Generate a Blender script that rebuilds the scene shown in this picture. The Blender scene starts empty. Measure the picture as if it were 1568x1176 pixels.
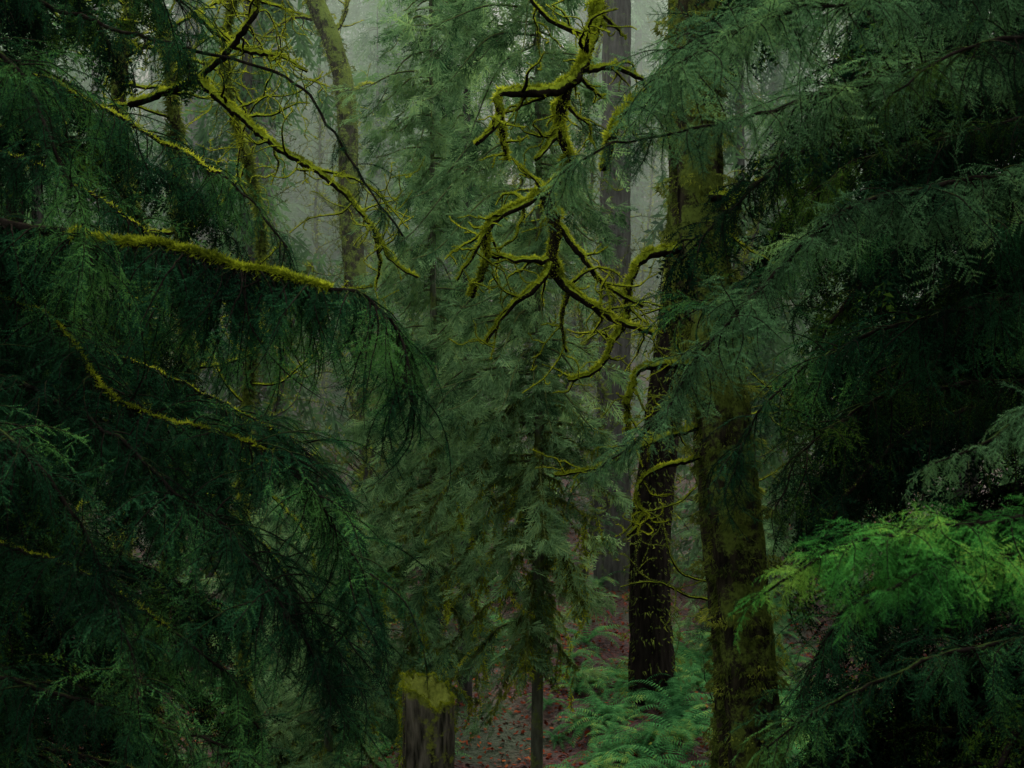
import bpy, math, numpy as np
from mathutils import Vector
R = np.random.RandomState(11)
sc = bpy.context.scene
CAMZ = 6.0

def L(px, py, d):
    """survey point: bearing read off the photo (1568x1176 grid) + range d in metres -> world"""
    return np.array([(px/1568-.5)*.72*d, d, CAMZ+(.5-py/1176)*.54*d])
def LL(*a): return np.array([L(*p) for p in a])
def nrm(v):
    return v/np.maximum(np.linalg.norm(v, axis=-1, keepdims=True), 1e-9)

# ------------------------------------------------------------------ materials
def mat_base(name):
    m = bpy.data.materials.new(name); m.use_nodes = True
    nt = m.node_tree; nt.nodes.clear()
    return m, nt, nt.nodes, nt.links
def foliage(name, c1, c2, c3=None, trans=.35, scale=1.2):
    m, nt, N, K = mat_base(name)
    out = N.new('ShaderNodeOutputMaterial')
    g = N.new('ShaderNodeNewGeometry')
    noi = N.new('ShaderNodeTexNoise'); noi.inputs['Scale'].default_value = scale; noi.inputs['Detail'].default_value = 2
    K.new(g.outputs['Position'], noi.inputs['Vector'])
    add = N.new('ShaderNodeMath'); add.operation = 'MULTIPLY_ADD'; add.inputs[1].default_value = .5
    K.new(g.outputs['Random Per Island'], add.inputs[0]); 
    mm = N.new('ShaderNodeMath'); mm.operation = 'MULTIPLY_ADD'; mm.inputs[1].default_value = 2.2; mm.inputs[2].default_value = -.80
    K.new(noi.outputs['Fac'], mm.inputs[0]); K.new(mm.outputs[0], add.inputs[2])
    ramp = N.new('ShaderNodeValToRGB')
    ramp.color_ramp.elements[0].position = .12; ramp.color_ramp.elements[0].color = (*c1, 1)
    ramp.color_ramp.elements[1].position = .75; ramp.color_ramp.elements[1].color = (*c2, 1)
    if c3:
        e = ramp.color_ramp.elements.new(.95); e.color = (*c3, 1)
    K.new(add.outputs[0], ramp.inputs[0])
    p = N.new('ShaderNodeBsdfDiffuse')
    t = N.new('ShaderNodeBsdfTranslucent')
    K.new(ramp.outputs[0], p.inputs['Color']); K.new(ramp.outputs[0], t.inputs['Color'])
    mx = N.new('ShaderNodeMixShader'); mx.inputs[0].default_value = trans
    K.new(p.outputs[0], mx.inputs[1]); K.new(t.outputs[0], mx.inputs[2]); K.new(mx.outputs[0], out.inputs[0])
    return m
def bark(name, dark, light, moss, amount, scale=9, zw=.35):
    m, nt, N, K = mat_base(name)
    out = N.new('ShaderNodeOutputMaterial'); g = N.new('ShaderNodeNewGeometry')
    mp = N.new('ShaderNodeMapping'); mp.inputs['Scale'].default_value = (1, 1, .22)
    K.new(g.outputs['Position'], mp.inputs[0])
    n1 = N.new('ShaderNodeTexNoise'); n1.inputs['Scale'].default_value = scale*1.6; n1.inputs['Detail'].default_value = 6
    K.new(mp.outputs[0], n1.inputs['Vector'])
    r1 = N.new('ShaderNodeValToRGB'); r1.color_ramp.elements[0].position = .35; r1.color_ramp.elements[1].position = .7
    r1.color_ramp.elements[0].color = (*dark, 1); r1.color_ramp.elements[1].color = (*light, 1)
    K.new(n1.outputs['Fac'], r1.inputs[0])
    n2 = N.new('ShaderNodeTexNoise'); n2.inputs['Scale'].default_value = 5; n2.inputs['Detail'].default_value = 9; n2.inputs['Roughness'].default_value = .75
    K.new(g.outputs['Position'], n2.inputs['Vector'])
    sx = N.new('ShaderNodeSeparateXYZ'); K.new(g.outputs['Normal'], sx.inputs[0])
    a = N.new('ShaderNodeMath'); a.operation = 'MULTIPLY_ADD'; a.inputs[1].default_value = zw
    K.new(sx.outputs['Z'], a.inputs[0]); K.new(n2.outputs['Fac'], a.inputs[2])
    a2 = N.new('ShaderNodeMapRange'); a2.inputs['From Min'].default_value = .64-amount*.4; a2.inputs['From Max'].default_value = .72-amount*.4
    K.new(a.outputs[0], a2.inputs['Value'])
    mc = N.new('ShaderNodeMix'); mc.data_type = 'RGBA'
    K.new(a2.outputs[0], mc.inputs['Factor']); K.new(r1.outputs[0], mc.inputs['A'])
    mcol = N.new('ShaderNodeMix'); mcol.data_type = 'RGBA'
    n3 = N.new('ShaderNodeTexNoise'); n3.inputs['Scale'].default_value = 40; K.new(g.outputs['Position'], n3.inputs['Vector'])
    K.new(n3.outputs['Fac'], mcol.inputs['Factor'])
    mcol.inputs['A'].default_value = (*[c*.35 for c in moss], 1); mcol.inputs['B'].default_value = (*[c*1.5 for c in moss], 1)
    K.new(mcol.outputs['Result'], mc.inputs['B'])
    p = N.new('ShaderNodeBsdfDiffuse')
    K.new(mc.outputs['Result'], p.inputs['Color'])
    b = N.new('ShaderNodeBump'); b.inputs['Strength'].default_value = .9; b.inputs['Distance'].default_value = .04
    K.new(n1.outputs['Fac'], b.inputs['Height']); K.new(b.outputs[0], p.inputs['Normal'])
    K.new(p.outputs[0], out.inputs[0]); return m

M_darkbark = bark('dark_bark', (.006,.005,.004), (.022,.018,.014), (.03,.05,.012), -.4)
M_branch   = bark('mossy_branch_bark', (.006,.005,.004), (.022,.018,.012), (.22,.28,.02), .22, 9, .5)
M_mossbark = bark('mossy_bark', (.010,.009,.007), (.05,.043,.026), (.11,.15,.028), .42, 12)
M_midbark  = bark('grey_bark', (.025,.023,.020), (.075,.07,.062), (.07,.1,.03), .2)
M_pole     = bark('sapling_bark', (.06,.065,.045), (.15,.16,.11), (.13,.17,.05), .3, 14)
M_hemL = foliage('hemlock_needles_dark', (.002,.010,.006), (.021,.080,.030), (.08,.21,.045), .22, 1.6)  # dark green, with the shade under the crowns put into the colour
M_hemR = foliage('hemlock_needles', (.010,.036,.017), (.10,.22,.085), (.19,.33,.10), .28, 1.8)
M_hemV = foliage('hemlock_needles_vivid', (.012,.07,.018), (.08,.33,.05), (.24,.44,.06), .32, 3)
M_hemD = foliage('hemlock_needles_shade', (.001,.005,.003), (.008,.028,.012), (.05,.10,.012), .2)  # darkest copy: shade deep among the boughs painted into the needle colour
M_cedar = foliage('cedar_sprays', (.022,.065,.025), (.17,.31,.12), (.24,.38,.13), .35, 1.8)
M_cedB = foliage('far_cedar_sprays', (.02,.05,.025), (.085,.18,.06), None, .35, .6)
M_moss = foliage('moss_tufts', (.08,.11,.010), (.31,.37,.020), (.44,.48,.035), .4, 4)
M_mossD = foliage('moss_tufts_dull', (.03,.045,.010), (.13,.17,.03), (.27,.32,.04), .35, 3)
M_fern = foliage('fern_fronds', (.02,.08,.025), (.09,.28,.08), (.2,.33,.07), .35, 1.5)
M_leaf = foliage('dead_leaves', (.045,.010,.005), (.20,.042,.018), (.27,.09,.03), .1, 2)
M_bush = foliage('underbrush_leaves', (.025,.06,.022), (.11,.19,.05), (.22,.26,.05), .35, 1.3)

# ------------------------------------------------------------------ mesh tools
class Acc:
    def __init__(s): s.v=[]; s.t=[]; s.m=[]; s.n=0
    def add(s, V, T, m):
        if len(V)==0: return
        s.v.append(V); s.t.append(T+s.n); s.m.append(np.full(len(T), m, np.int32)); s.n += len(V)
    def inst(s, tpl, F, off, scale, m):
        V, T = tpl
        M = len(off)
        if M == 0: return
        W = np.einsum('mij,nj->mni', F, V)*np.asarray(scale).reshape(-1,1,1)+off[:,None,:]
        TT = (T[None]+(np.arange(M)*len(V))[:,None,None]).reshape(-1,3)
        s.add(W.reshape(-1,3), TT, m)
    def arrays(s): return np.concatenate(s.v), np.concatenate(s.t), np.concatenate(s.m)
    def mesh(s, name, mats, smooth=(0,)):
        V,T,m = s.arrays()
        me = bpy.data.meshes.new(name)
        me.vertices.add(len(V)); me.vertices.foreach_set('co', V.astype(np.float32).ravel())
        me.loops.add(len(T)*3); me.loops.foreach_set('vertex_index', T.astype(np.int32).ravel())
        me.polygons.add(len(T)); me.polygons.foreach_set('loop_start', np.arange(0,len(T)*3,3,dtype=np.int32))
        me.polygons.foreach_set('material_index', m)
        me.polygons.foreach_set('use_smooth', np.isin(m, smooth))
        for x in mats: me.materials.append(x)
        me.update(calc_edges=True)
        return me
def obj(name, me, parent=None, loc=(0,0,0), rot=(0,0,0), scale=1):
    o = bpy.data.objects.new(name, me); sc.collection.objects.link(o)
    o.location = loc; o.rotation_euler = rot; o.scale = (scale,)*3 if np.isscalar(scale) else scale
    if parent: o.parent = parent
    return o
def empty(name, loc=(0,0,0)):
    o = bpy.data.objects.new(name, None); sc.collection.objects.link(o); o.empty_display_size=.3
    return o
def frames(X, U):
    X = nrm(X); Y = nrm(np.cross(U, X)); Z = np.cross(X, Y)
    return np.stack([X,Y,Z], axis=2)
def spline(P, step):
    P = np.asarray(P, float)
    if len(P) == 2: P = np.array([P[0], (P[0]+P[1])/2, P[1]])
    Q = np.vstack([2*P[0]-P[1], P, 2*P[-1]-P[-2]]); out=[]
    for i in range(1, len(Q)-2):
        n = max(2, int(np.linalg.norm(Q[i+1]-Q[i])/step))
        t = np.linspace(0,1,n,endpoint=False)[:,None]
        out.append(.5*((2*Q[i])+(-Q[i-1]+Q[i+1])*t+(2*Q[i-1]-5*Q[i]+4*Q[i+1]-Q[i+2])*t**2+(-Q[i-1]+3*Q[i]-3*Q[i+1]+Q[i+2])*t**3))
    out.append(P[-1:]); return np.vstack(out)
def tube(P, rad, ns=6, rough=.0, flute=0):
    P = np.asarray(P); n=len(P); T = nrm(np.gradient(P, axis=0))
    if np.abs(T[:,2]).mean()>.6: ref = np.tile([[1.,0,0]],(n,1))
    else: ref = np.tile([[0.05,0.05,1.]],(n,1))
    A = nrm(np.cross(T, ref)); B = np.cross(T, A)
    th = np.linspace(0,2*math.pi,ns,endpoint=False)
    rr = np.asarray(rad).reshape(-1,1)*(1+rough*R.uniform(-1,1,(n,ns)))
    if flute: rr = rr*(1+flute*np.sin(th*5+1.3)[None]+flute*.6*np.sin(th*3)[None])
    V = P[:,None]+rr[...,None]*(np.cos(th)[None,:,None]*A[:,None]+np.sin(th)[None,:,None]*B[:,None])
    i,j = np.meshgrid(np.arange(n-1), np.arange(ns), indexing='ij'); k=(j+1)%ns
    a=i*ns+j; b=i*ns+k; c=(i+1)*ns+k; d=(i+1)*ns+j
    F = np.concatenate([np.stack([a,b,c],-1).reshape(-1,3), np.stack([a,c,d],-1).reshape(-1,3)])
    V = V.reshape(-1,3)
    V = np.vstack([V, P[-1]]); 
    e = (n-1)*ns; j=np.arange(ns)
    F = np.vstack([F, np.stack([e+j, e+(j+1)%ns, np.full(ns, len(V)-1)],-1)])
    return V, F
def fuzz(acc, P, rad, dens, size, m, up=.5, hang=.3):
    """moss tufts: tiny leaf-like faces over a branch"""
    P=np.asarray(P); seg = np.linalg.norm(np.diff(P,axis=0),axis=1); tot=seg.sum()
    n = int(tot*dens); 
    if n<3: return
    cum=np.concatenate([[0],np.cumsum(seg)]); s=R.uniform(0,tot,n)
    C=np.stack([np.interp(s,cum,P[:,k]) for k in range(3)],1); r=np.interp(s,cum,np.broadcast_to(rad,(len(P),)))
    D=nrm(R.normal(size=(n,3))+np.array([0,0,up]))
    T=nrm(np.stack([np.interp(s,cum,np.gradient(P[:,k])) for k in range(3)],1))
    D=nrm(D-T*(D*T).sum(1,keepdims=True))
    lump=1+.8*np.maximum(0,np.sin(s*9+R.rand()*6)*np.sin(s*23+R.rand()*6))
    base=C+D*(r*.85*lump)[:,None]
    tip=base+(D*.8+R.normal(size=(n,3))*.6+np.array([0,0,-hang]))*(size*R.uniform(.4,1.4,n))[:,None]
    sd=nrm(R.normal(size=(n,3)))*(size*.36)
    V=np.stack([base-sd,base+sd,tip],1).reshape(-1,3)
    acc.add(V, np.arange(3*n).reshape(-1,3), m)

# ------------------------------------------------------------------ templates
def sprig(L0=.13, n=8, l=.021, w=.0055):
    V=[];T=[]
    for i in range(n):
        t=(i+.5)/n; x=t*L0
        for s in (-1,1):
            ll=l*(1-.45*t)*R.uniform(.6,1.2); z=R.uniform(-.45,.35)*ll; b=len(V); y0=R.normal()*.002
            V+=[(x-w,y0,0),(x+w,y0,0),(x+ll*R.uniform(.2,.7),s*ll,z)]; T.append((b,b+1,b+2))
    b=len(V); V+=[(0,-.0015,0),(0,.0015,0),(L0*1.05,0,0)]; T.append((b,b+1,b+2))
    return np.array(V), np.array(T)
SPR=[sprig() for _ in range(5)]
SPRC=[sprig(.13,5,.028,.010) for _ in range(5)]
def branchlet(Lb, droop, n, sl, seed, spr=None):
    """a secondary branch with lateral sprigs, curving down"""
    spr=spr or SPR
    a=Acc(); rs=np.random.RandomState(seed)
    t=np.linspace(0,1,n); th=droop*t**.75+rs.normal()*.05+np.cumsum(rs.normal(size=n))*.04
    yaw=np.cumsum(rs.normal(size=n)*.09)
    T=np.stack([np.cos(th)*np.cos(yaw),np.cos(th)*np.sin(yaw),-np.sin(th)],1); P=np.cumsum(T,axis=0)*Lb/n
    Nn=np.stack([np.sin(th),0*th,np.cos(th)],1)
    tv,tf=tube(P, .004*(1-t)+.0015, 3); a.add(tv,tf,0)
    for s in (-1,1):
        ang=rs.uniform(.45,1.25,n)
        side=np.cross(Nn,T)*s
        X=T*np.cos(ang)[:,None]+side*np.sin(ang)[:,None]+rs.normal(size=(n,3))*.28+np.array([0,0,-.35])
        sc_=(sl/.13)*(np.sin(np.pi*(t*.82+.15))**.7)*rs.uniform(.35,1.35,n)
        k=rs.randint(0,len(spr),n)
        for q in range(len(spr)):
            mk=k==q; a.inst(spr[q], frames(X[mk],Nn[mk]+rs.normal(size=(mk.sum(),3))*.5), P[mk], sc_[mk], 1)
    V,F,m=a.arrays(); return V,F,m
def inst_multi(acc, tpl, F, off, scale, matmap):
    V,T,m=tpl; M=len(off)
    if M==0: return
    W=np.einsum('mij,nj->mni',F,V)*np.asarray(scale).reshape(-1,1,1)+off[:,None,:]
    TT=(T[None]+(np.arange(M)*len(V))[:,None,None]).reshape(-1,3)
    acc.v.append(W.reshape(-1,3)); acc.t.append(TT+acc.n); acc.m.append(np.tile(np.array([matmap[x] for x in m],np.int32),M)); acc.n+=M*len(V)
HANG=[branchlet(.62, 1.5, 24, .085, s) for s in range(6)]     # curtain of hanging twigs
LACE=[branchlet(.50, 1.15, 20, .10, 50+s) for s in range(6)]   # flatter lacy sprays
LOW =[branchlet(.62, 1.4, 12, .15, 90+s, SPRC) for s in range(4)]

def limb(acc, P, r0, r1, tpls, spacing, s0, s1, fwd=.55, moss=0, tw=0., side=1.0, lift=.45, mrange=(0,.85), msize=.015):
    P=spline(P,.06); n=len(P); tt=np.linspace(0,1,n)
    P=P+np.cumsum(R.normal(size=P.shape)*.007,axis=0)
    rad=r0*(1-tt)+r1*tt; tv,tf=tube(P,rad,6,.12); acc.add(tv,tf,0)
    seg=np.linalg.norm(np.diff(P,axis=0),axis=1); cum=np.concatenate([[0],np.cumsum(seg)]); tot=cum[-1]
    m=int(tot/spacing)*2; s=R.uniform(.02,1,m)*tot; t=s/tot
    C=np.stack([np.interp(s,cum,P[:,k]) for k in range(3)],1)
    G=np.gradient(P,axis=0); T=nrm(np.stack([np.interp(s,cum,G[:,k]) for k in range(3)],1))
    up=np.array([0,0,1.]); sd=nrm(np.cross(T,up+0*T))*np.where(R.rand(m)<.5,-1,1)[:,None]
    Th=T*np.array([1,1,.5])
    X=sd*R.uniform(.1,1.0,m)[:,None]*side+Th*R.uniform(.1,1.2,m)[:,None]*fwd*1.5+R.normal(size=(m,3))*.2+np.array([0,0,-.02-tw])+np.array([0,0,1.])*R.uniform(-.7,lift,m)[:,None]
    U=np.array([0,0,1.])+R.normal(size=(m,3))*.3
    cl=.9+.35*np.sin(s*7+R.rand()*6)*np.sin(s*3.1+R.rand()*6)
    sz=(s0+(s1-s0)*t)*R.uniform(.35,1.3,m)*np.minimum(1,.5+t*3)*cl
    k=R.randint(0,len(tpls),m)
    for q in range(len(tpls)):
        mk=k==q; inst_multi(acc,tpls[q],frames(X[mk],U[mk]),C[mk],sz[mk],[0,1])
    F=frames(nrm(P[-1]-P[-4])[None],up[None]+.01); inst_multi(acc,tpls[0],F,P[-1:],np.array([s1]),[0,1])
    if moss:
        a,b=int(n*mrange[0]),int(n*mrange[1]); fuzz(acc,P[a:b],rad[a:b]*1.1,moss,msize,2,up=2.0,hang=.3)

# ------------------------------------------------------------------ terrain
gy=[-40,0,10,14,20,25,30,40,60,90,150,260]; gz=[0,0,.2,.5,.95,1.35,2.4,4.6,12,28,52,80]
def gh(x,y):
    x=np.asarray(x,float); y=np.asarray(y,float)
    return np.interp(y,gy,gz)+.18*np.sin(x*.7+y*.3)+.12*np.sin(x*1.9-y*.8)+.35*np.sin(x*.21+1)*np.clip(y/20,0,1)+.06*np.sin(x*4.1+y*2.7)
gx=np.concatenate([np.linspace(-160,-22,30),np.linspace(-20,20,140),np.linspace(22,160,30)])
gyy=np.concatenate([np.linspace(-40,6,14),np.linspace(7,45,150),np.linspace(46,260,80)])
X,Y=np.meshgrid(gx,gyy,indexing='ij'); V=np.stack([X,Y,gh(X,Y)],-1).reshape(-1,3)
n0,n1=X.shape; i,j=np.meshgrid(np.arange(n0-1),np.arange(n1-1),indexing='ij'); a=i*n1+j
F=np.concatenate([np.stack([a,a+n1,a+n1+1],-1).reshape(-1,3),np.stack([a,a+n1+1,a+1],-1).reshape(-1,3)])
mg,nt,N,K=mat_base('forest_floor')
out=N.new('ShaderNodeOutputMaterial'); g=N.new('ShaderNodeNewGeometry')
n1_=N.new('ShaderNodeTexNoise'); n1_.inputs['Scale'].default_value=14; n1_.inputs['Detail'].default_value=8; K.new(g.outputs['Position'],n1_.inputs['Vector'])
n2_=N.new('ShaderNodeTexNoise'); n2_.inputs['Scale'].default_value=.5; n2_.inputs['Detail'].default_value=4; K.new(g.outputs['Position'],n2_.inputs['Vector'])
r=N.new('ShaderNodeValToRGB'); r.color_ramp.elements[0].position=.35; r.color_ramp.elements[0].color=(.012,.006,.004,1); r.color_ramp.elements[1].position=.7; r.color_ramp.elements[1].color=(.08,.022,.011,1)
K.new(n1_.outputs['Fac'],r.inputs[0])
mr=N.new('ShaderNodeMapRange'); mr.inputs['From Min'].default_value=.5; mr.inputs['From Max'].default_value=.62; K.new(n2_.outputs['Fac'],mr.inputs['Value'])
mx=N.new('ShaderNodeMix'); mx.data_type='RGBA'; mx.inputs['B'].default_value=(.025,.04,.012,1); K.new(mr.outputs[0],mx.inputs['Factor']); K.new(r.outputs[0],mx.inputs['A'])
p=N.new('ShaderNodeBsdfPrincipled'); p.inputs['Roughness'].default_value=.9; K.new(mx.outputs['Result'],p.inputs['Base Color'])
b=N.new('ShaderNodeBump'); b.inputs['Distance'].default_value=.08; K.new(n1_.outputs['Fac'],b.inputs['Height']); K.new(b.outputs[0],p.inputs['Normal']); K.new(p.outputs[0],out.inputs[0])
A=Acc(); A.add(V,F,0); obj('ground',A.mesh('ground',[mg]))

n=46000; x=R.uniform(-7,11,n); y=14+R.rand(n)**1.1*24; z=gh(x,y)+R.uniform(.01,.05,n)
C=np.stack([x,y,z],1); a=nrm(np.stack([R.normal(size=n),R.normal(size=n),R.normal(size=n)*.35],1)); b=nrm(np.cross(a,np.array([0,0,1.])+R.normal(size=(n,3))*.4))
s=R.uniform(.02,.05,n)[:,None]
V=np.stack([C-a*s,C+b*s*.6+a*s*.2,C+a*s*1.1,C-b*s*.6+a*s*.1],1).reshape(-1,3); q=np.arange(n)[:,None]*4
F=np.vstack([q+[0,1,2],q+[0,2,3]]); A=Acc(); A.add(V,F,0); obj('fallen_leaves',A.mesh('fallen_leaves',[M_leaf],()))

# ------------------------------------------------------------------ foreground hemlocks
def MS(f): return [M_darkbark,f,M_moss]
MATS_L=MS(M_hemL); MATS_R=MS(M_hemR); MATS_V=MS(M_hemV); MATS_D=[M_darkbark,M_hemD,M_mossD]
left=empty('western_hemlock_tree'); right=empty('western_hemlock_tree.001')
def trunk(parent,base,top,r0,r1,mats,moss=0,ns=14,flute=.05,name='trunk',mid=None,fs=.045):
    pts=[base]+([*mid] if mid is not None else [(np.array(base)+np.array(top))/2])+[top]
    P=spline(np.array(pts,float),.15); t=np.linspace(0,1,len(P)); A=Acc()
    rad=r0*(1-t)+r1*t+.25*r0*np.exp(-t*18); V,F=tube(P,rad,ns,.05,flute); A.add(V,F,0)
    if moss: fuzz(A,P,rad,moss,fs,1,up=.1,hang=.8)
    return obj(name,A.mesh(name,mats),parent)
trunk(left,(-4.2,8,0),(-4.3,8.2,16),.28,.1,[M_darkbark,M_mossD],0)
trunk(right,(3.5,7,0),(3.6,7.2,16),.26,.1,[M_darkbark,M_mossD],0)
kl=[
 ([(-250,-120,8),(60,0,7.6),(250,55,7.2),(450,110,6.9),(540,220,6.8),(630,350,6.7)],.036,.6,.28,0),
 ([(-250,0,8),(100,130,7.5),(240,200,7.3),(350,260,7.1),(450,370,7)],.024,.9,.55,900),
 ([(-250,310,8),(60,345,7.6),(230,366,7.2),(300,378,7.1),(360,402,7),(440,415,6.9),(520,436,6.8),(580,450,6.75),(630,500,6.7),(655,600,6.6)],.015,1.1,.9,15000),
 ([(-250,400,8),(60,460,7.6),(200,590,7),(320,630,6.8),(430,660,6.6),(520,750,6.5),(565,850,6.5)],.016,1.1,.8,900),
 ([(-250,500,8),(50,600,7),(200,700,6.5),(350,830,6.2),(450,960,6),(520,1080,6)],.017,.95,.7,0),
 ([(-250,760,8),(50,840,6.6),(200,920,6.2),(330,1010,6),(410,1130,6)],.017,.9,.6,300),
 ([(-250,60,7),(-20,80,6.5),(80,220,6.2),(160,400,6)],.017,.9,.55,0),
 ([(-250,560,7),(0,680,6),(120,800,5.8),(200,940,5.7),(260,1080,5.6)],.017,.85,.55,0),
 ([(-200,980,7),(100,1060,6.2),(300,1130,6),(450,1240,6)],.017,.85,.55,0),
 ([(-200,-140,7),(0,-80,7),(150,-40,6.8),(290,10,6.8)],.022,.8,.45,0),
 ([(-250,200,9),(0,230,8.6),(160,300,8.2),(300,420,8),(360,560,8)],.028,.95,.65,400),
 ([(-250,560,9),(100,600,8.6),(300,720,8.2),(450,880,8),(530,1020,8)],.022,1.1,.8,300),
 ([(-250,420,9),(100,520,8.6),(300,600,8.3),(470,700,8.1),(560,830,8)],.022,1.1,.8,300),
]
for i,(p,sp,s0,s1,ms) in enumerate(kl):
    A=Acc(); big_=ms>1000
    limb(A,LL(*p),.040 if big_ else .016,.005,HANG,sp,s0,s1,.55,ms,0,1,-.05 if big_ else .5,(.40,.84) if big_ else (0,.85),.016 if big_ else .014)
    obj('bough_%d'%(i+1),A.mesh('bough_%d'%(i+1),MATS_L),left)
kr=[
 ([(1800,-80,6.5),(1568,-30,6),(1350,-5,5.6),(1180,20,5.4),(1060,60,5.3),(985,100,5.3)],.017,.85,.55,MATS_R),
 ([(1800,60,6.5),(1500,90,6),(1280,140,5.7),(1100,190,5.5),(960,235,5.4),(880,285,5.4)],.016,.85,.45,MATS_R),
 ([(1800,230,7),(1500,280,6.6),(1300,330,6.3),(1180,420,6.1),(1070,530,6),(980,650,6),(870,735,6)],.016,.95,.42,MATS_R),
 ([(1700,330,7.4),(1400,350,7),(1220,400,6.8),(1120,450,6.7),(1050,490,6.6)],.022,.85,.55,MATS_L),
 ([(1800,480,5.5),(1620,580,5),(1510,660,4.8),(1440,690,4.8)],.022,.65,.4,MATS_R),
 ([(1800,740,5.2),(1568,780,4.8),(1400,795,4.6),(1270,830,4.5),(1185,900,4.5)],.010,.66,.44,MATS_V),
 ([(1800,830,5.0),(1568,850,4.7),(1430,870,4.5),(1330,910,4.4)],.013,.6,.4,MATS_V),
 ([(1800,950,6),(1500,1000,5.6),(1320,1070,5.4),(1190,1160,5.3)],.024,.8,.5,MATS_L),
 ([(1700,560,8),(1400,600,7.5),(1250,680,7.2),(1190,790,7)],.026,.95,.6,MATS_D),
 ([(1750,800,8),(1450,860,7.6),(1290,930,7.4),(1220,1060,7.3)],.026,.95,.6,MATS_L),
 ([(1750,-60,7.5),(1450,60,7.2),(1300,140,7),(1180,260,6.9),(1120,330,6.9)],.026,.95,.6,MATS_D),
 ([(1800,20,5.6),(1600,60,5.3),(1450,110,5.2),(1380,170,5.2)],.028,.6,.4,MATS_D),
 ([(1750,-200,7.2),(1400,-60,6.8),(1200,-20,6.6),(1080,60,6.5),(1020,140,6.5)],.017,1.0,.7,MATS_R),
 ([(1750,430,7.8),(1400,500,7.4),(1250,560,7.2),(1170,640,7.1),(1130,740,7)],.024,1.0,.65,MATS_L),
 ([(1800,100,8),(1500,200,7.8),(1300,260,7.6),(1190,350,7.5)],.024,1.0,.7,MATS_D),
]
for i,(p,sp,s0,s1,mt) in enumerate(kr):
    A=Acc(); limb(A,LL(*p),.018,.004,HANG if mt in (MATS_D,MATS_L) else LACE,sp,s0,s1)
    obj('bough_%d'%(i+1),A.mesh('bough_r%d'%(i+1),mt),right)

GEN=[]
for i in range(4):
    A=Acc(); limb(A,np.array([(0,0,0),(.7,.05*i,.08),(1.4,.0,-.02),(2.0,-.1,-.35),(2.5,-.1,-.85)]),.03,.006,LOW,.04,1.2,.8,.55,150)
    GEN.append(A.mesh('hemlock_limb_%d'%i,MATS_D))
def hemlock(name,x,y,z0,z1,nl,scale,taper=0.):
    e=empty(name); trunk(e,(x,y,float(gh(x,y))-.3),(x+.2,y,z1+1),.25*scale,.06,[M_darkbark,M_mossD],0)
    for k in range(nl):
        u=(k+R.rand())/nl; z=z0+(z1-z0)*u; a=R.uniform(0,6.283)
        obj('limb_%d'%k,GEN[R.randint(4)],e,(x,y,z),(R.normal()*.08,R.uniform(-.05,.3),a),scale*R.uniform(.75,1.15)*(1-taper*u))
    return e
hemlock('western_hemlock_tree.002',-4.0,10.0,0.8,11,80,1.12,.5)
hemlock('western_hemlock_tree.003',4.25,10,0.8,12,85,1.1)
hemlock('western_hemlock_tree.004',6.8,13.5,1,14,45,1.5)
hemlock('western_hemlock_tree.005',-7.6,14.5,1,14,45,1.5)
hemlock('western_hemlock_tree.006',5.6,12.3,.9,13,65,1.15)
hemlock('western_hemlock_tree.007',-4.6,12.6,.6,7,45,1.15,.4)
for par,x,y in ((left,-4.25,8.1),(right,3.55,7.1)):
    for k in range(14):
        obj('crown_limb_%d'%k,GEN[R.randint(4)],par,(x,y,R.uniform(9.8,15)),(0,R.uniform(0,.3),R.uniform(0,6.28)),R.uniform(.8,1.2))  # unseen upper limbs, added to shade the boughs below

# ------------------------------------------------------------------ mossy deciduous branches
def wander(p,d,length,n,wob,grav):
    P=[np.array(p,float)]; d=nrm(np.array(d,float))
    for i in range(n):
        d=nrm(d+R.normal(size=3)*wob*np.array([1,.7,1])+np.array([0,0,grav])); P.append(P[-1]+d*length/n)
    return np.array(P)
def grow(acc,P,r0,r1,depth,kids,klen,fz,fs=.02,m=1,grav=-.05):
    P=spline(P,.04); n=len(P); P[1:-1]+=R.normal(size=(n-2,3))*min(.006,r0*.2)
    t=np.linspace(0,1,n); rad=r0*(1-t)+r1*t; V,F=tube(P,rad*(1+.12*R.uniform(-1,1,n)),8 if r0>.02 else 4,.1); acc.add(V,F,0)
    fuzz(acc,P,rad,fz*(.35+r0*12),fs*(.55+min(1,r0*14)),m,up=3.2,hang=.1)
    if depth<=0: return
    tot=np.linalg.norm(np.diff(P,axis=0),axis=1).sum(); k=max(1,int(tot*kids+R.rand()))
    for _ in range(k):
        i=R.randint(int(n*.15),n-1); T=nrm(P[min(i+1,n-1)]-P[i]); d=nrm(R.normal(size=3)*np.array([1,.6,1])); d=nrm(d-T*(d@T)*.6+T*.5)
        ll=klen*R.uniform(.4,1.2)
        grow(acc,wander(P[i],d,ll,5,.42,grav),max(.0035,rad[i]*.45),.002,depth-1,kids*1.1,klen*.55,fz,fs,m,grav)
maple=empty('mossy_maple_branch')
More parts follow.
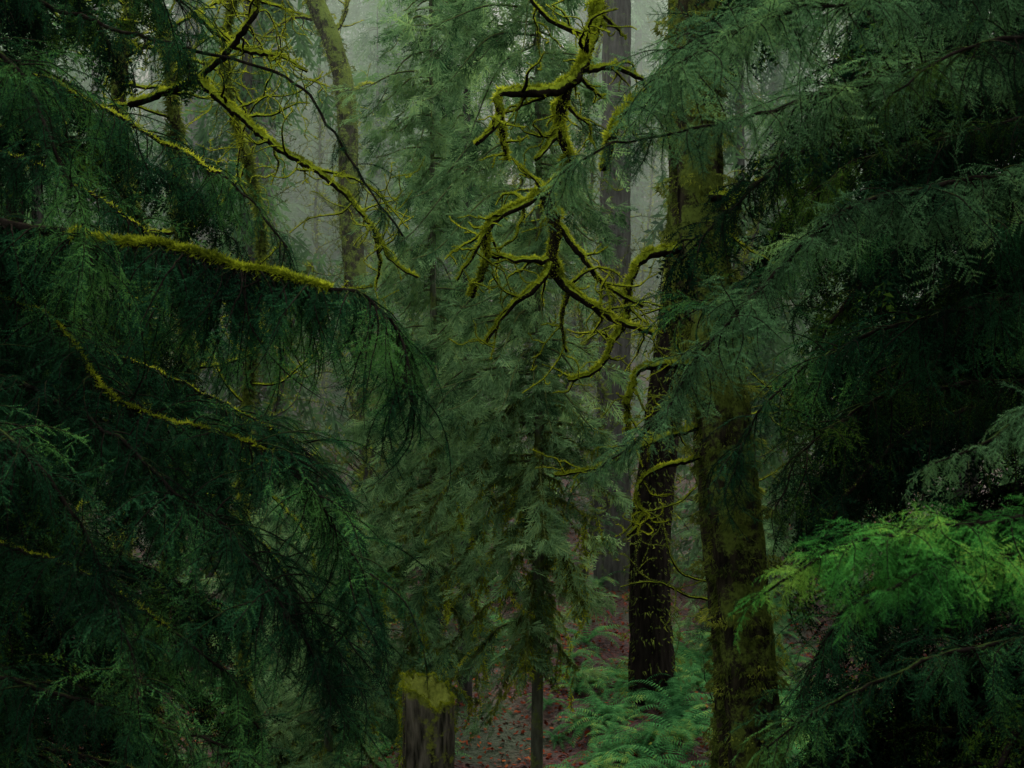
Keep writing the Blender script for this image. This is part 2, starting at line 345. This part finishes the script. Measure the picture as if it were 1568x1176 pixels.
br=[([(925,-120,11),(915,0,10.4),(905,60,10.2),(885,112,10),(862,150,10),(858,200,10),(872,250,10),(842,290,9.9),(800,312,9.8),(748,348,9.7),(745,400,9.7),(722,455,9.7)],.066,.018),
 ([(885,118,10),(850,138,9.9),(800,142,9.8),(762,146,9.7),(768,190,9.7),(775,245,9.7)],.046,.018),
 ([(766,180,9.7),(748,205,9.6),(728,222,9.6)],.028,.012),
 ([(900,108,10.1),(935,102,10.2),(975,118,10.3),(1000,150,10.4)],.028,.012),
 ([(858,195,10),(840,222,9.9),(820,245,9.8)],.030,.013),
 ([(838,295,9.9),(850,350,9.9),(845,400,9.9),(860,432,9.9),(900,465,9.9),(950,495,10),(1000,512,10)],.048,.014),
 ([(846,395,9.9),(800,400,9.8),(748,390,9.8)],.028,.012),
 ([(855,345,9.9),(885,385,9.9),(930,440,10),(985,470,10)],.026,.010),
 ([(846,400,9.9),(820,440,9.8),(775,478,9.8),(745,525,9.8)],.030,.011),
 ([(872,440,9.9),(860,490,9.9),(868,540,9.9)],.020,.008),
 ([(748,350,9.7),(730,380,9.6),(700,430,9.6)],.018,.006),
 ([(905,60,10.2),(860,40,10),(820,10,9.9),(800,-40,9.8)],.022,.009),
]
for i,(p,r0,r1) in enumerate(br):
    A=Acc(); grow(A,LL(*p),r0,r1,2,5,.42,3400,.013); obj('branch_%d'%(i+1),A.mesh('maple_branch_%d'%i,[M_branch,M_moss]),maple)
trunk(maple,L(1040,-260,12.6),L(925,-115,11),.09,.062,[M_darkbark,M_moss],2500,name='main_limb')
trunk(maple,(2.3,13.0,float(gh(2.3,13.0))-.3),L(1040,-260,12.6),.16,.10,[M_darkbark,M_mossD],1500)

vine=empty('mossy_alder_branch')
bl=[([(300,120,11),(420,222,10.5),(480,258,10.3),(530,300,10.2),(575,358,10.1),(600,400,10),(640,425,10)],.036,.008),
 ([(575,358,10.1),(582,400,10.1),(575,440,10.1)],.020,.006),
 ([(480,258,10.3),(530,270,10.2),(570,290,10.1),(625,350,10)],.012,.003),
 ([(300,20,11.2),(360,72,11),(430,88,10.8),(470,110,10.7)],.03,.008),
 ([(200,160,11.4),(300,120,11),(380,40,10.8),(400,-30,10.8)],.035,.02),]
for i,(p,r0,r1) in enumerate(bl):
    A=Acc(); grow(A,LL(*p),r0,r1,2,5,.5,2000,.014); obj('branch_%d'%(i+1),A.mesh('alder_branch_%d'%i,[M_branch,M_moss]),vine)

def mossy_tree(name,x,y,top,r,nb,blen,zmin,lean=(0,0),mats=None,fz=1000,dep=2,m2=None):
    e=empty(name); base=np.array([x,y,float(gh(x,y))-.3]); tp=np.array([x+lean[0],y+lean[1],top])
    P=spline([base]+[base*(1-q)+tp*q+[R.normal()*.22,0,0] for q in (.2,.4,.55,.7,.85)]+[tp],.2); t=np.linspace(0,1,len(P)); rad=r*(1-t)+r*.4*t
    A=Acc(); V,F=tube(P,rad,12,.06,.06); A.add(V,F,0); fuzz(A,P,rad,fz*1.2,.04,1,up=.2,hang=.6)
    obj('trunk',A.mesh('trunk',[mats or M_mossbark,m2 or M_mossD]),e)
    A=Acc()
    for k in range(nb):
        h=R.uniform(zmin,top-.3); i=int(np.argmin(abs(P[:,2]-h))); a=R.uniform(0,6.28)
        d=np.array([math.cos(a),math.sin(a)*.6,R.uniform(-.1,.7)])
        grow(A,wander(P[i],d,blen*R.uniform(.5,1.2),6,.3,-.02),rad[i]*.3,.006,dep,2.2,blen*.4,fz,.022)
    if nb: obj('branches',A.mesh('branches',[M_branch,m2 or M_moss]),e)
mossy_tree('mossy_maple_tree',-3.6,14,13,.09,18,2.0,5,(.3,0))
mossy_tree('mossy_maple_tree.001',-5.0,18,17,.14,18,2.6,5,(.6,0))
mossy_tree('mossy_maple_tree.002',-2.6,15.5,13.5,.06,14,1.8,5,(-.5,0))
mossy_tree('mossy_maple_tree.003',2.4,17,12,.07,18,1.8,3.0,(-.3,0),None,800,2,M_mossD)
mossy_tree('mossy_maple_tree.004',-2.1,26,20,.26,9,2.4,11,(-2.3,0))

big=empty('mossy_fir_tree')
d=11.5
trunk(big,L(1165,1330,d),L(1060,-260,d+.6),.25,.20,[M_mossbark,M_mossD],6500,20,.12,mid=[L(1130,900,d),L(1100,600,d),L(1068,300,d+.3)],fs=.026)
for i,(p,r0,r1) in enumerate([([(1020,130,11.6),(960,165,11.3),(938,200,11.2),(925,262,11.2)],.05,.035),
  ([(1040,380,11.6),(985,395,11.3),(965,430,11.2),(958,490,11.2),(940,520,11.1),(915,565,11),(870,582,11)],.045,.014),
  ([(1070,560,11.5),(1000,560,11.2),(970,580,11.1),(960,640,11),(970,680,11)],.035,.02),
  ([(1080,650,11.5),(990,680,11.2),(920,715,11.1),(850,728,11)],.03,.010),
  ([(1080,700,11.5),(1000,720,11.2),(975,755,11.1),(985,790,11),(960,822,11)],.022,.01),
  ([(1090,300,11.6),(1125,310,11.4),(1118,370,11.3)],.04,.02)]):
    A=Acc(); grow(A,LL(*p),r0,r1,2,3.6,.42,2300,.016); obj('branch_%d'%(i+1),A.mesh('fir_branch_%d'%i,[M_branch,M_moss]),big)

t2=empty('dark_fir_tree'); bx,by=L(1000,900,20.6)[:2]
trunk(t2,(bx,by,float(gh(bx,by))-.25),L(1110,-300,21.2),.29,.19,[M_darkbark,M_mossD],900,14,.1,mid=[L(998,800,20.6),L(1045,400,20.8)])
t3=empty('grey_fir_tree'); trunk(t3,(1.9,27,0.8),(2.1,27.5,24),.34,.2,[M_midbark,M_mossD],0)

# ------------------------------------------------------------------ cedars
def cedfrond(w=.016,n=9,sub=True):
    V=[];T=[]
    def strip(p,dr,l,ww):
        pr=np.array([-dr[1],dr[0],0]); b=len(V); p=np.array(p)
        V.extend([p-pr*ww*.35,p+dr*l*.55-pr*ww*.5,p+dr*l*.55+pr*ww*.5,p+dr*l]); T.extend([(b,b+1,b+2),(b+1,b+3,b+2)])
    Lf=.34
    for i in range(n):
        t=i/n; x=.03+t*Lf
        for s in (-1,1):
            l=(.13*(1-t)**.8+.03)*R.uniform(.6,1.15); a=R.uniform(.55,.95); dr=np.array([math.cos(a),s*math.sin(a),R.uniform(-.45,.2)])
            strip((x,0,-t*t*.08),dr,l,w)
            if l>.06 and sub:
                q=np.array((x,0,-t*t*.08))+dr*l*.4; a2=a-.7; strip(q,np.array([math.cos(a2),s*math.sin(a2),-.15]),l*.5,w*.85)
    strip((0,0,0),np.array([1.,0,-.15]),Lf*1.1,w)
    return np.array(V),np.array(T)
CF=[cedfrond(.016) for _ in range(5)]; CFF=[cedfrond(.028,5,False) for _ in range(5)]
def cedar_mesh(name,H,z0,rad,nl,mats,fs=1.,sp=.085,trunk_r=.07,asym=0,mossy=0,top=.0,CF=CF,skirt=0):
    A=Acc(); P=spline([(0,0,0),(.04,0,H*.5),(0,0,H)],.2); t=np.linspace(0,1,len(P)); V,F=tube(P,trunk_r*(1-t)+.015,10,.04,.03); A.add(V,F,0)
    C=[];X=[];S=[]
    for k in range(nl):
        h=z0+(H-z0)*(k+R.rand())/nl; u=(h-z0)/(H-z0); a=R.uniform(0,6.283)
        l=rad*(1-u*(1-top))**.6*R.uniform(.25,1.3)*(1+asym*-math.cos(a))
        if skirt: l*=.45+.55*min(1,u*4); 
        dv=np.array([math.cos(a),math.sin(a),0]); dr_=R.uniform(.1,.75) if skirt else .34
        Q=spline([np.array([0,0,h]),dv*l*.4+[0,0,h-.15*dr_*l],dv*l*.8+[0,0,h-.9*dr_*l],dv*l*1.02+[0,0,h-1.1*dr_*l]],.08)
        tv,tf=tube(Q,np.linspace(.014,.004,len(Q)),4); A.add(tv,tf,0)
        if mossy and u<.3: fuzz(A,Q,.012,400,.026,2,up=-.3,hang=1.2)
        sd=np.array([-dv[1],dv[0],0])
        m=int(l*2/sp)
        for _ in range(m):
            i=R.randint(int(len(Q)*.12),len(Q)); C.append(Q[i]+R.normal(size=3)*.05*fs); 
            X.append(sd*R.choice([-1,1])*R.uniform(.1,1)+dv*R.uniform(.1,.9)+np.array([0,0,-R.uniform(-.1,1.2)])); S.append(fs*R.uniform(.5,1.3))
        if mossy and u<.22:
            for _ in range(4):
                q=Q[R.randint(len(Q)//3,len(Q))]; W=wander(q,(R.normal()*.3,R.normal()*.3,-1),R.uniform(.2,.5),4,.3,-.3); tv,tf=tube(W,np.linspace(.007,.003,5),3); A.add(tv,tf,0); fuzz(A,W,.008,300,.024,3,up=0,hang=.6)
    C=np.array(C);X=np.array(X);S=np.array(S); U=np.array([0,0,1.])+R.normal(size=X.shape)*.45; k=R.randint(0,5,len(C))
    for q in range(5):
        mk=k==q; A.inst(CF[q],frames(X[mk],U[mk]),C[mk],S[mk],1)
    return A.mesh(name,mats)
def on(x,y): return (x,y,float(gh(x,y))-.1)
CM=[M_pole,M_cedar,M_mossD,M_moss]
cm=cedar_mesh('young_cedar',11.5,2.75,1.2,185,CM,.75,.06,.055,.35,1,.5,skirt=1)
obj('young_red_cedar_tree',cm,None,on(.23,14))
cmb=cedar_mesh('young_cedar_b',10.5,1.7,1.1,160,CM,.8,.065,.055,0,1,.5,skirt=1)
obj('young_red_cedar_tree.001',cmb,None,on(-.95,16.5)); 
cm2=cedar_mesh('red_cedar',15,2.6,1.8,150,[M_midbark,M_cedar,M_mossD],1.05,.08,.1,0,0,.3,skirt=1)
obj('red_cedar_tree',cm2,None,on(-.7,21))
cm3=cedar_mesh('cedar_sapling',3.6,.3,1.3,55,CM,.85,.07,.05,0,1,.4,skirt=1)
obj('cedar_sapling',cm3,None,on(-2.2,16.8)); obj('cedar_sapling.001',cm3,None,on(-3.0,19),(0,0,2),1.1); obj('cedar_sapling.002',cm3,None,on(-2.0,21.5),(0,0,4),.9)
obj('cedar_sapling.003',cm3,None,on(3.5,22),(0,0,1),.9)
bm=[cedar_mesh('far_cedar_%d'%i,15,1.0,2.6,110,[M_midbark,M_cedB,M_mossD],2.4,.22,.22,0,0,.05,CFF) for i in range(3)]
spots=[(-5,27,.9),(-8,24,.9),(-1.5,33,.6),(1.0,32,.5),(4.5,28,.9),(8,25,1),(-3.6,38,.7),(6.5,35,1),(2.6,42,.6),(-8,40,1),(-12,33,1),(-9,46,1.3),(-13,52,1.4),(-5,54,1.2),(3,56,1.2)]
for _ in range(60):
    y=R.uniform(42,110); spots.append((R.uniform(-.5,.5)*y,y,R.uniform(.8,1.4)))
# the wood closes round behind and beside the viewpoint, unseen, added to cut skylight
for a in np.linspace(0,1,22):
    t=-.35+a*(math.pi+.7); rr=R.uniform(11,16); spots.append((rr*1.15*math.cos(t),-rr*math.sin(t)+1.5,R.uniform(1.0,1.4)))
e=empty('distant_cedar_trees')
for i,(x,y,s) in enumerate(spots):
    obj('cedar_%d'%i,bm[i%3],e,on(x,y),(0,0,R.rand()*6),(s,s,s*R.uniform(.95,1.25)))
e=empty('distant_tree_trunks')
for i in range(50):
    y=R.uniform(30,85); x=R.uniform(-.36,.36)*y; z=float(gh(x,y)); r_=R.uniform(.14,.34)
    trunk(e,(x,y,z-.5),(x+R.normal()*1.2,y,z+R.uniform(16,26)),r_,r_*.4,[M_midbark,M_mossD],0,8,.05,name='trunk_%d'%i)
A=Acc()
for i in range(34):
    y=R.uniform(22,42); x=R.uniform(-.3,.16)*y; z=float(gh(x,y))
    P=wander((x,y,z),(R.normal()*.15,0,1),R.uniform(6,11),9,.12,.05); grow(A,P,.06,.02,2,1.8,2.2,120,.06,1,.0)
obj('bare_understory_trees',A.mesh('bare_understory_trees',[M_midbark,M_mossD]))

# ------------------------------------------------------------------ ferns and brush
def fern(nf=14,Lf=.72):
    V=[];T=[]
    for f in range(nf):
        a=f/nf*6.283+R.normal()*.2; L_=Lf*R.uniform(.75,1.15); th0=R.uniform(.7,1.25); n=22
        P=np.zeros(3); o=np.array([math.cos(a),math.sin(a),0]); s=np.array([-o[1],o[0],0])
        for i in range(n):
            t=i/n; th=th0-t*1.9; d_=o*math.cos(th)+np.array([0,0,math.sin(th)]); P=P+d_*L_/n
            pl=.085*math.sin(math.pi*min(1,t*.85+.13))**.7*R.uniform(.85,1.1)
            for q in (-1,1):
                b=len(V); tip=P+s*q*pl+d_*.02+np.array([0,0,-pl*.3]); V+=[P-d_*.011,P+d_*.011,tip]; T.append((b,b+1,b+2))
    return np.array(V),np.array(T)
FT=[fern() for _ in range(4)]
n=520; y=14.5+R.rand(n)**1.4*26; x=R.uniform(-.24,.34,n)*y*1.0
gap=(np.hypot((x-1.7)/1.3,(y-25.5)/4)<1)&(R.rand(n)<.7); gap|=(np.hypot((x+.3)/1.2,(y-19.5)/3)<1)&(R.rand(n)<.75); x,y=x[~gap],y[~gap]
x=np.concatenate([x,R.uniform(.45,4.2,80),R.uniform(-1.8,.2,18)]); y=np.concatenate([y,R.uniform(14.3,22.5,80),R.uniform(14.2,17,18)]); n=len(x)
C=np.stack([x,y,gh(x,y)],1); a=R.uniform(0,6.28,n); X=np.stack([np.cos(a),np.sin(a),0*a],1); A=Acc(); kk=R.randint(0,4,n); S=R.uniform(.6,1.2,n)
for q in range(4):
    mk=kk==q; A.inst(FT[q],frames(X[mk],np.tile([[0,-.2,1.]],(mk.sum(),1))),C[mk],S[mk],0)
obj('sword_ferns',A.mesh('sword_ferns',[M_fern],()))
A=Acc(); 
for i in range(150):
    y=R.uniform(16,38); x=R.uniform(-.26,.0)*y if R.rand()<.65 else R.uniform(.06,.34)*y
    if (x-1.7)**2/4+(y-24)**2/30<1 or (abs(x)<1.3 and y<22): continue
    P=wander((x,y,float(gh(x,y))),(R.normal()*.5,R.normal()*.5,1),R.uniform(.7,1.8),6,.25,-.08); tv,tf=tube(P,np.linspace(.012,.004,len(P)),4); A.add(tv,tf,0)
    m=70; q=R.randint(1,len(P),m); c=P[q]+R.normal(size=(m,3))*.2; d_=nrm(R.normal(size=(m,3))+[0,0,-.3]); s_=nrm(np.cross(d_,R.normal(size=(m,3)))); sz=R.uniform(.04,.09,m)[:,None]
    V=np.stack([c,c+d_*sz*.5+s_*sz*.35,c+d_*sz*1.2,c+d_*sz*.5-s_*sz*.35],1).reshape(-1,3); b=np.arange(m)[:,None]*4
    A.add(V,np.vstack([b+[0,1,2],b+[0,2,3]]),1)
obj('underbrush',A.mesh('underbrush',[M_darkbark,M_bush]))

# ------------------------------------------------------------------ broken mossy stump
d=12.6; c0=L(655,1052,d); zb=float(gh(c0[0],d))-.2; ns=40; nr=30
th=np.linspace(0,2*math.pi,ns,endpoint=False); Vs=[]
topz=c0[2]+.11*np.cos(th-2.6)-.03+.03*R.normal(size=ns)
gro=.93+.07*np.sin(th*9+1)*np.cos(th*4)+.03*R.normal(size=ns)
for i in range(nr):
    t=i/(nr-1); rr=.235*gro*(1+.25*np.exp(-t*7))*(1+.015*R.normal(size=ns)); z=zb+(topz-zb)*t
    Vs.append(np.stack([c0[0]+rr*np.cos(th)+.0*t,d+rr*np.sin(th),z],1))
for f in (.7,.4,.15):
    Vs.append(np.stack([c0[0]+.23*f*gro*np.cos(th),d+.23*f*gro*np.sin(th),topz*.6+.4*c0[2]-.04*(1-f)+.02*R.normal(size=ns)],1))
V=np.concatenate(Vs); n=len(Vs); i,j=np.meshgrid(np.arange(n-1),np.arange(ns),indexing='ij'); k2=(j+1)%ns; a=i*ns+j; b=i*ns+k2; c=(i+1)*ns+k2; dd=(i+1)*ns+j
F=np.concatenate([np.stack([a,b,c],-1).reshape(-1,3),np.stack([a,c,dd],-1).reshape(-1,3)]); V=np.vstack([V,[c0[0],d,c0[2]-.05]]); e0=(n-1)*ns; j=np.arange(ns)
F=np.vstack([F,np.stack([e0+j,e0+(j+1)%ns,np.full(ns,len(V)-1)],-1)])
A=Acc(); A.add(V,F,0)
rim=np.stack([c0[0]+.225*np.cos(th),d+.225*np.sin(th),topz],1); fuzz(A,np.vstack([rim,rim[:1]]),.014,1500,.012,1,up=1.5,hang=.2)
side=np.stack([c0[0]-.20+0*np.linspace(0,1,20),d-.06+0*np.linspace(0,1,20),np.linspace(zb,topz.max()-.03,20)],1); fuzz(A,side,.05,1300,.016,1,up=0,hang=.8)
M_stump=bark('stump_bark',(.022,.022,.015),(.17,.155,.11),(.16,.19,.03),.24,12)
obj('broken_tree_stump',A.mesh('broken_tree_stump',[M_stump,M_moss]))

# ------------------------------------------------------------------ mist
bpy.ops.mesh.primitive_cube_add(size=1,location=(0,102,17)); o=bpy.context.object; o.name='mist'; o.scale=(200,156,50)
m,nt,N,K=mat_base('mist'); out=N.new('ShaderNodeOutputMaterial'); v=N.new('ShaderNodeVolumeScatter'); v.inputs['Density'].default_value=.010; v.inputs['Anisotropy'].default_value=.3
v.inputs['Color'].default_value=(.74,.98,.70,1)
K.new(v.outputs[0],out.inputs['Volume']); o.data.materials.append(m)

# ------------------------------------------------------------------ light, world, camera
EL=math.radians(56)
w=bpy.data.worlds.new('World'); sc.world=w; w.use_nodes=True; nt=w.node_tree; nt.nodes.clear()
sky=nt.nodes.new('ShaderNodeTexSky'); sky.sky_type='NISHITA'; sky.sun_disc=False; sky.sun_elevation=EL; sky.sun_rotation=0
hs=nt.nodes.new('ShaderNodeHueSaturation'); hs.inputs['Saturation'].default_value=.12
bg=nt.nodes.new('ShaderNodeBackground'); bg.inputs[1].default_value=.58; wo=nt.nodes.new('ShaderNodeOutputWorld')
nt.links.new(sky.outputs[0],hs.inputs['Color']); nt.links.new(hs.outputs[0],bg.inputs[0]); nt.links.new(bg.outputs[0],wo.inputs[0])
l=bpy.data.lights.new('sun','SUN'); l.energy=5.0; l.angle=math.radians(14); l.color=(1,.96,.80)
lo=bpy.data.objects.new('sun',l); sc.collection.objects.link(lo); lo.rotation_euler=(-(math.pi/2-EL),0,math.radians(-4))
cam=bpy.data.cameras.new('camera'); co=bpy.data.objects.new('camera',cam); sc.collection.objects.link(co)
co.location=(0,0,CAMZ); co.rotation_euler=(math.pi/2,0,0); cam.lens=50; cam.sensor_width=36; cam.clip_end=600
cam.dof.use_dof=True; cam.dof.focus_distance=11.5; cam.dof.aperture_fstop=5.6
sc.camera=co
sc.view_settings.view_transform='Standard'; sc.view_settings.look='None'; sc.view_settings.exposure=0
print('tris', sum(len(m.polygons) for m in bpy.data.meshes), 'objs', len(bpy.data.objects))
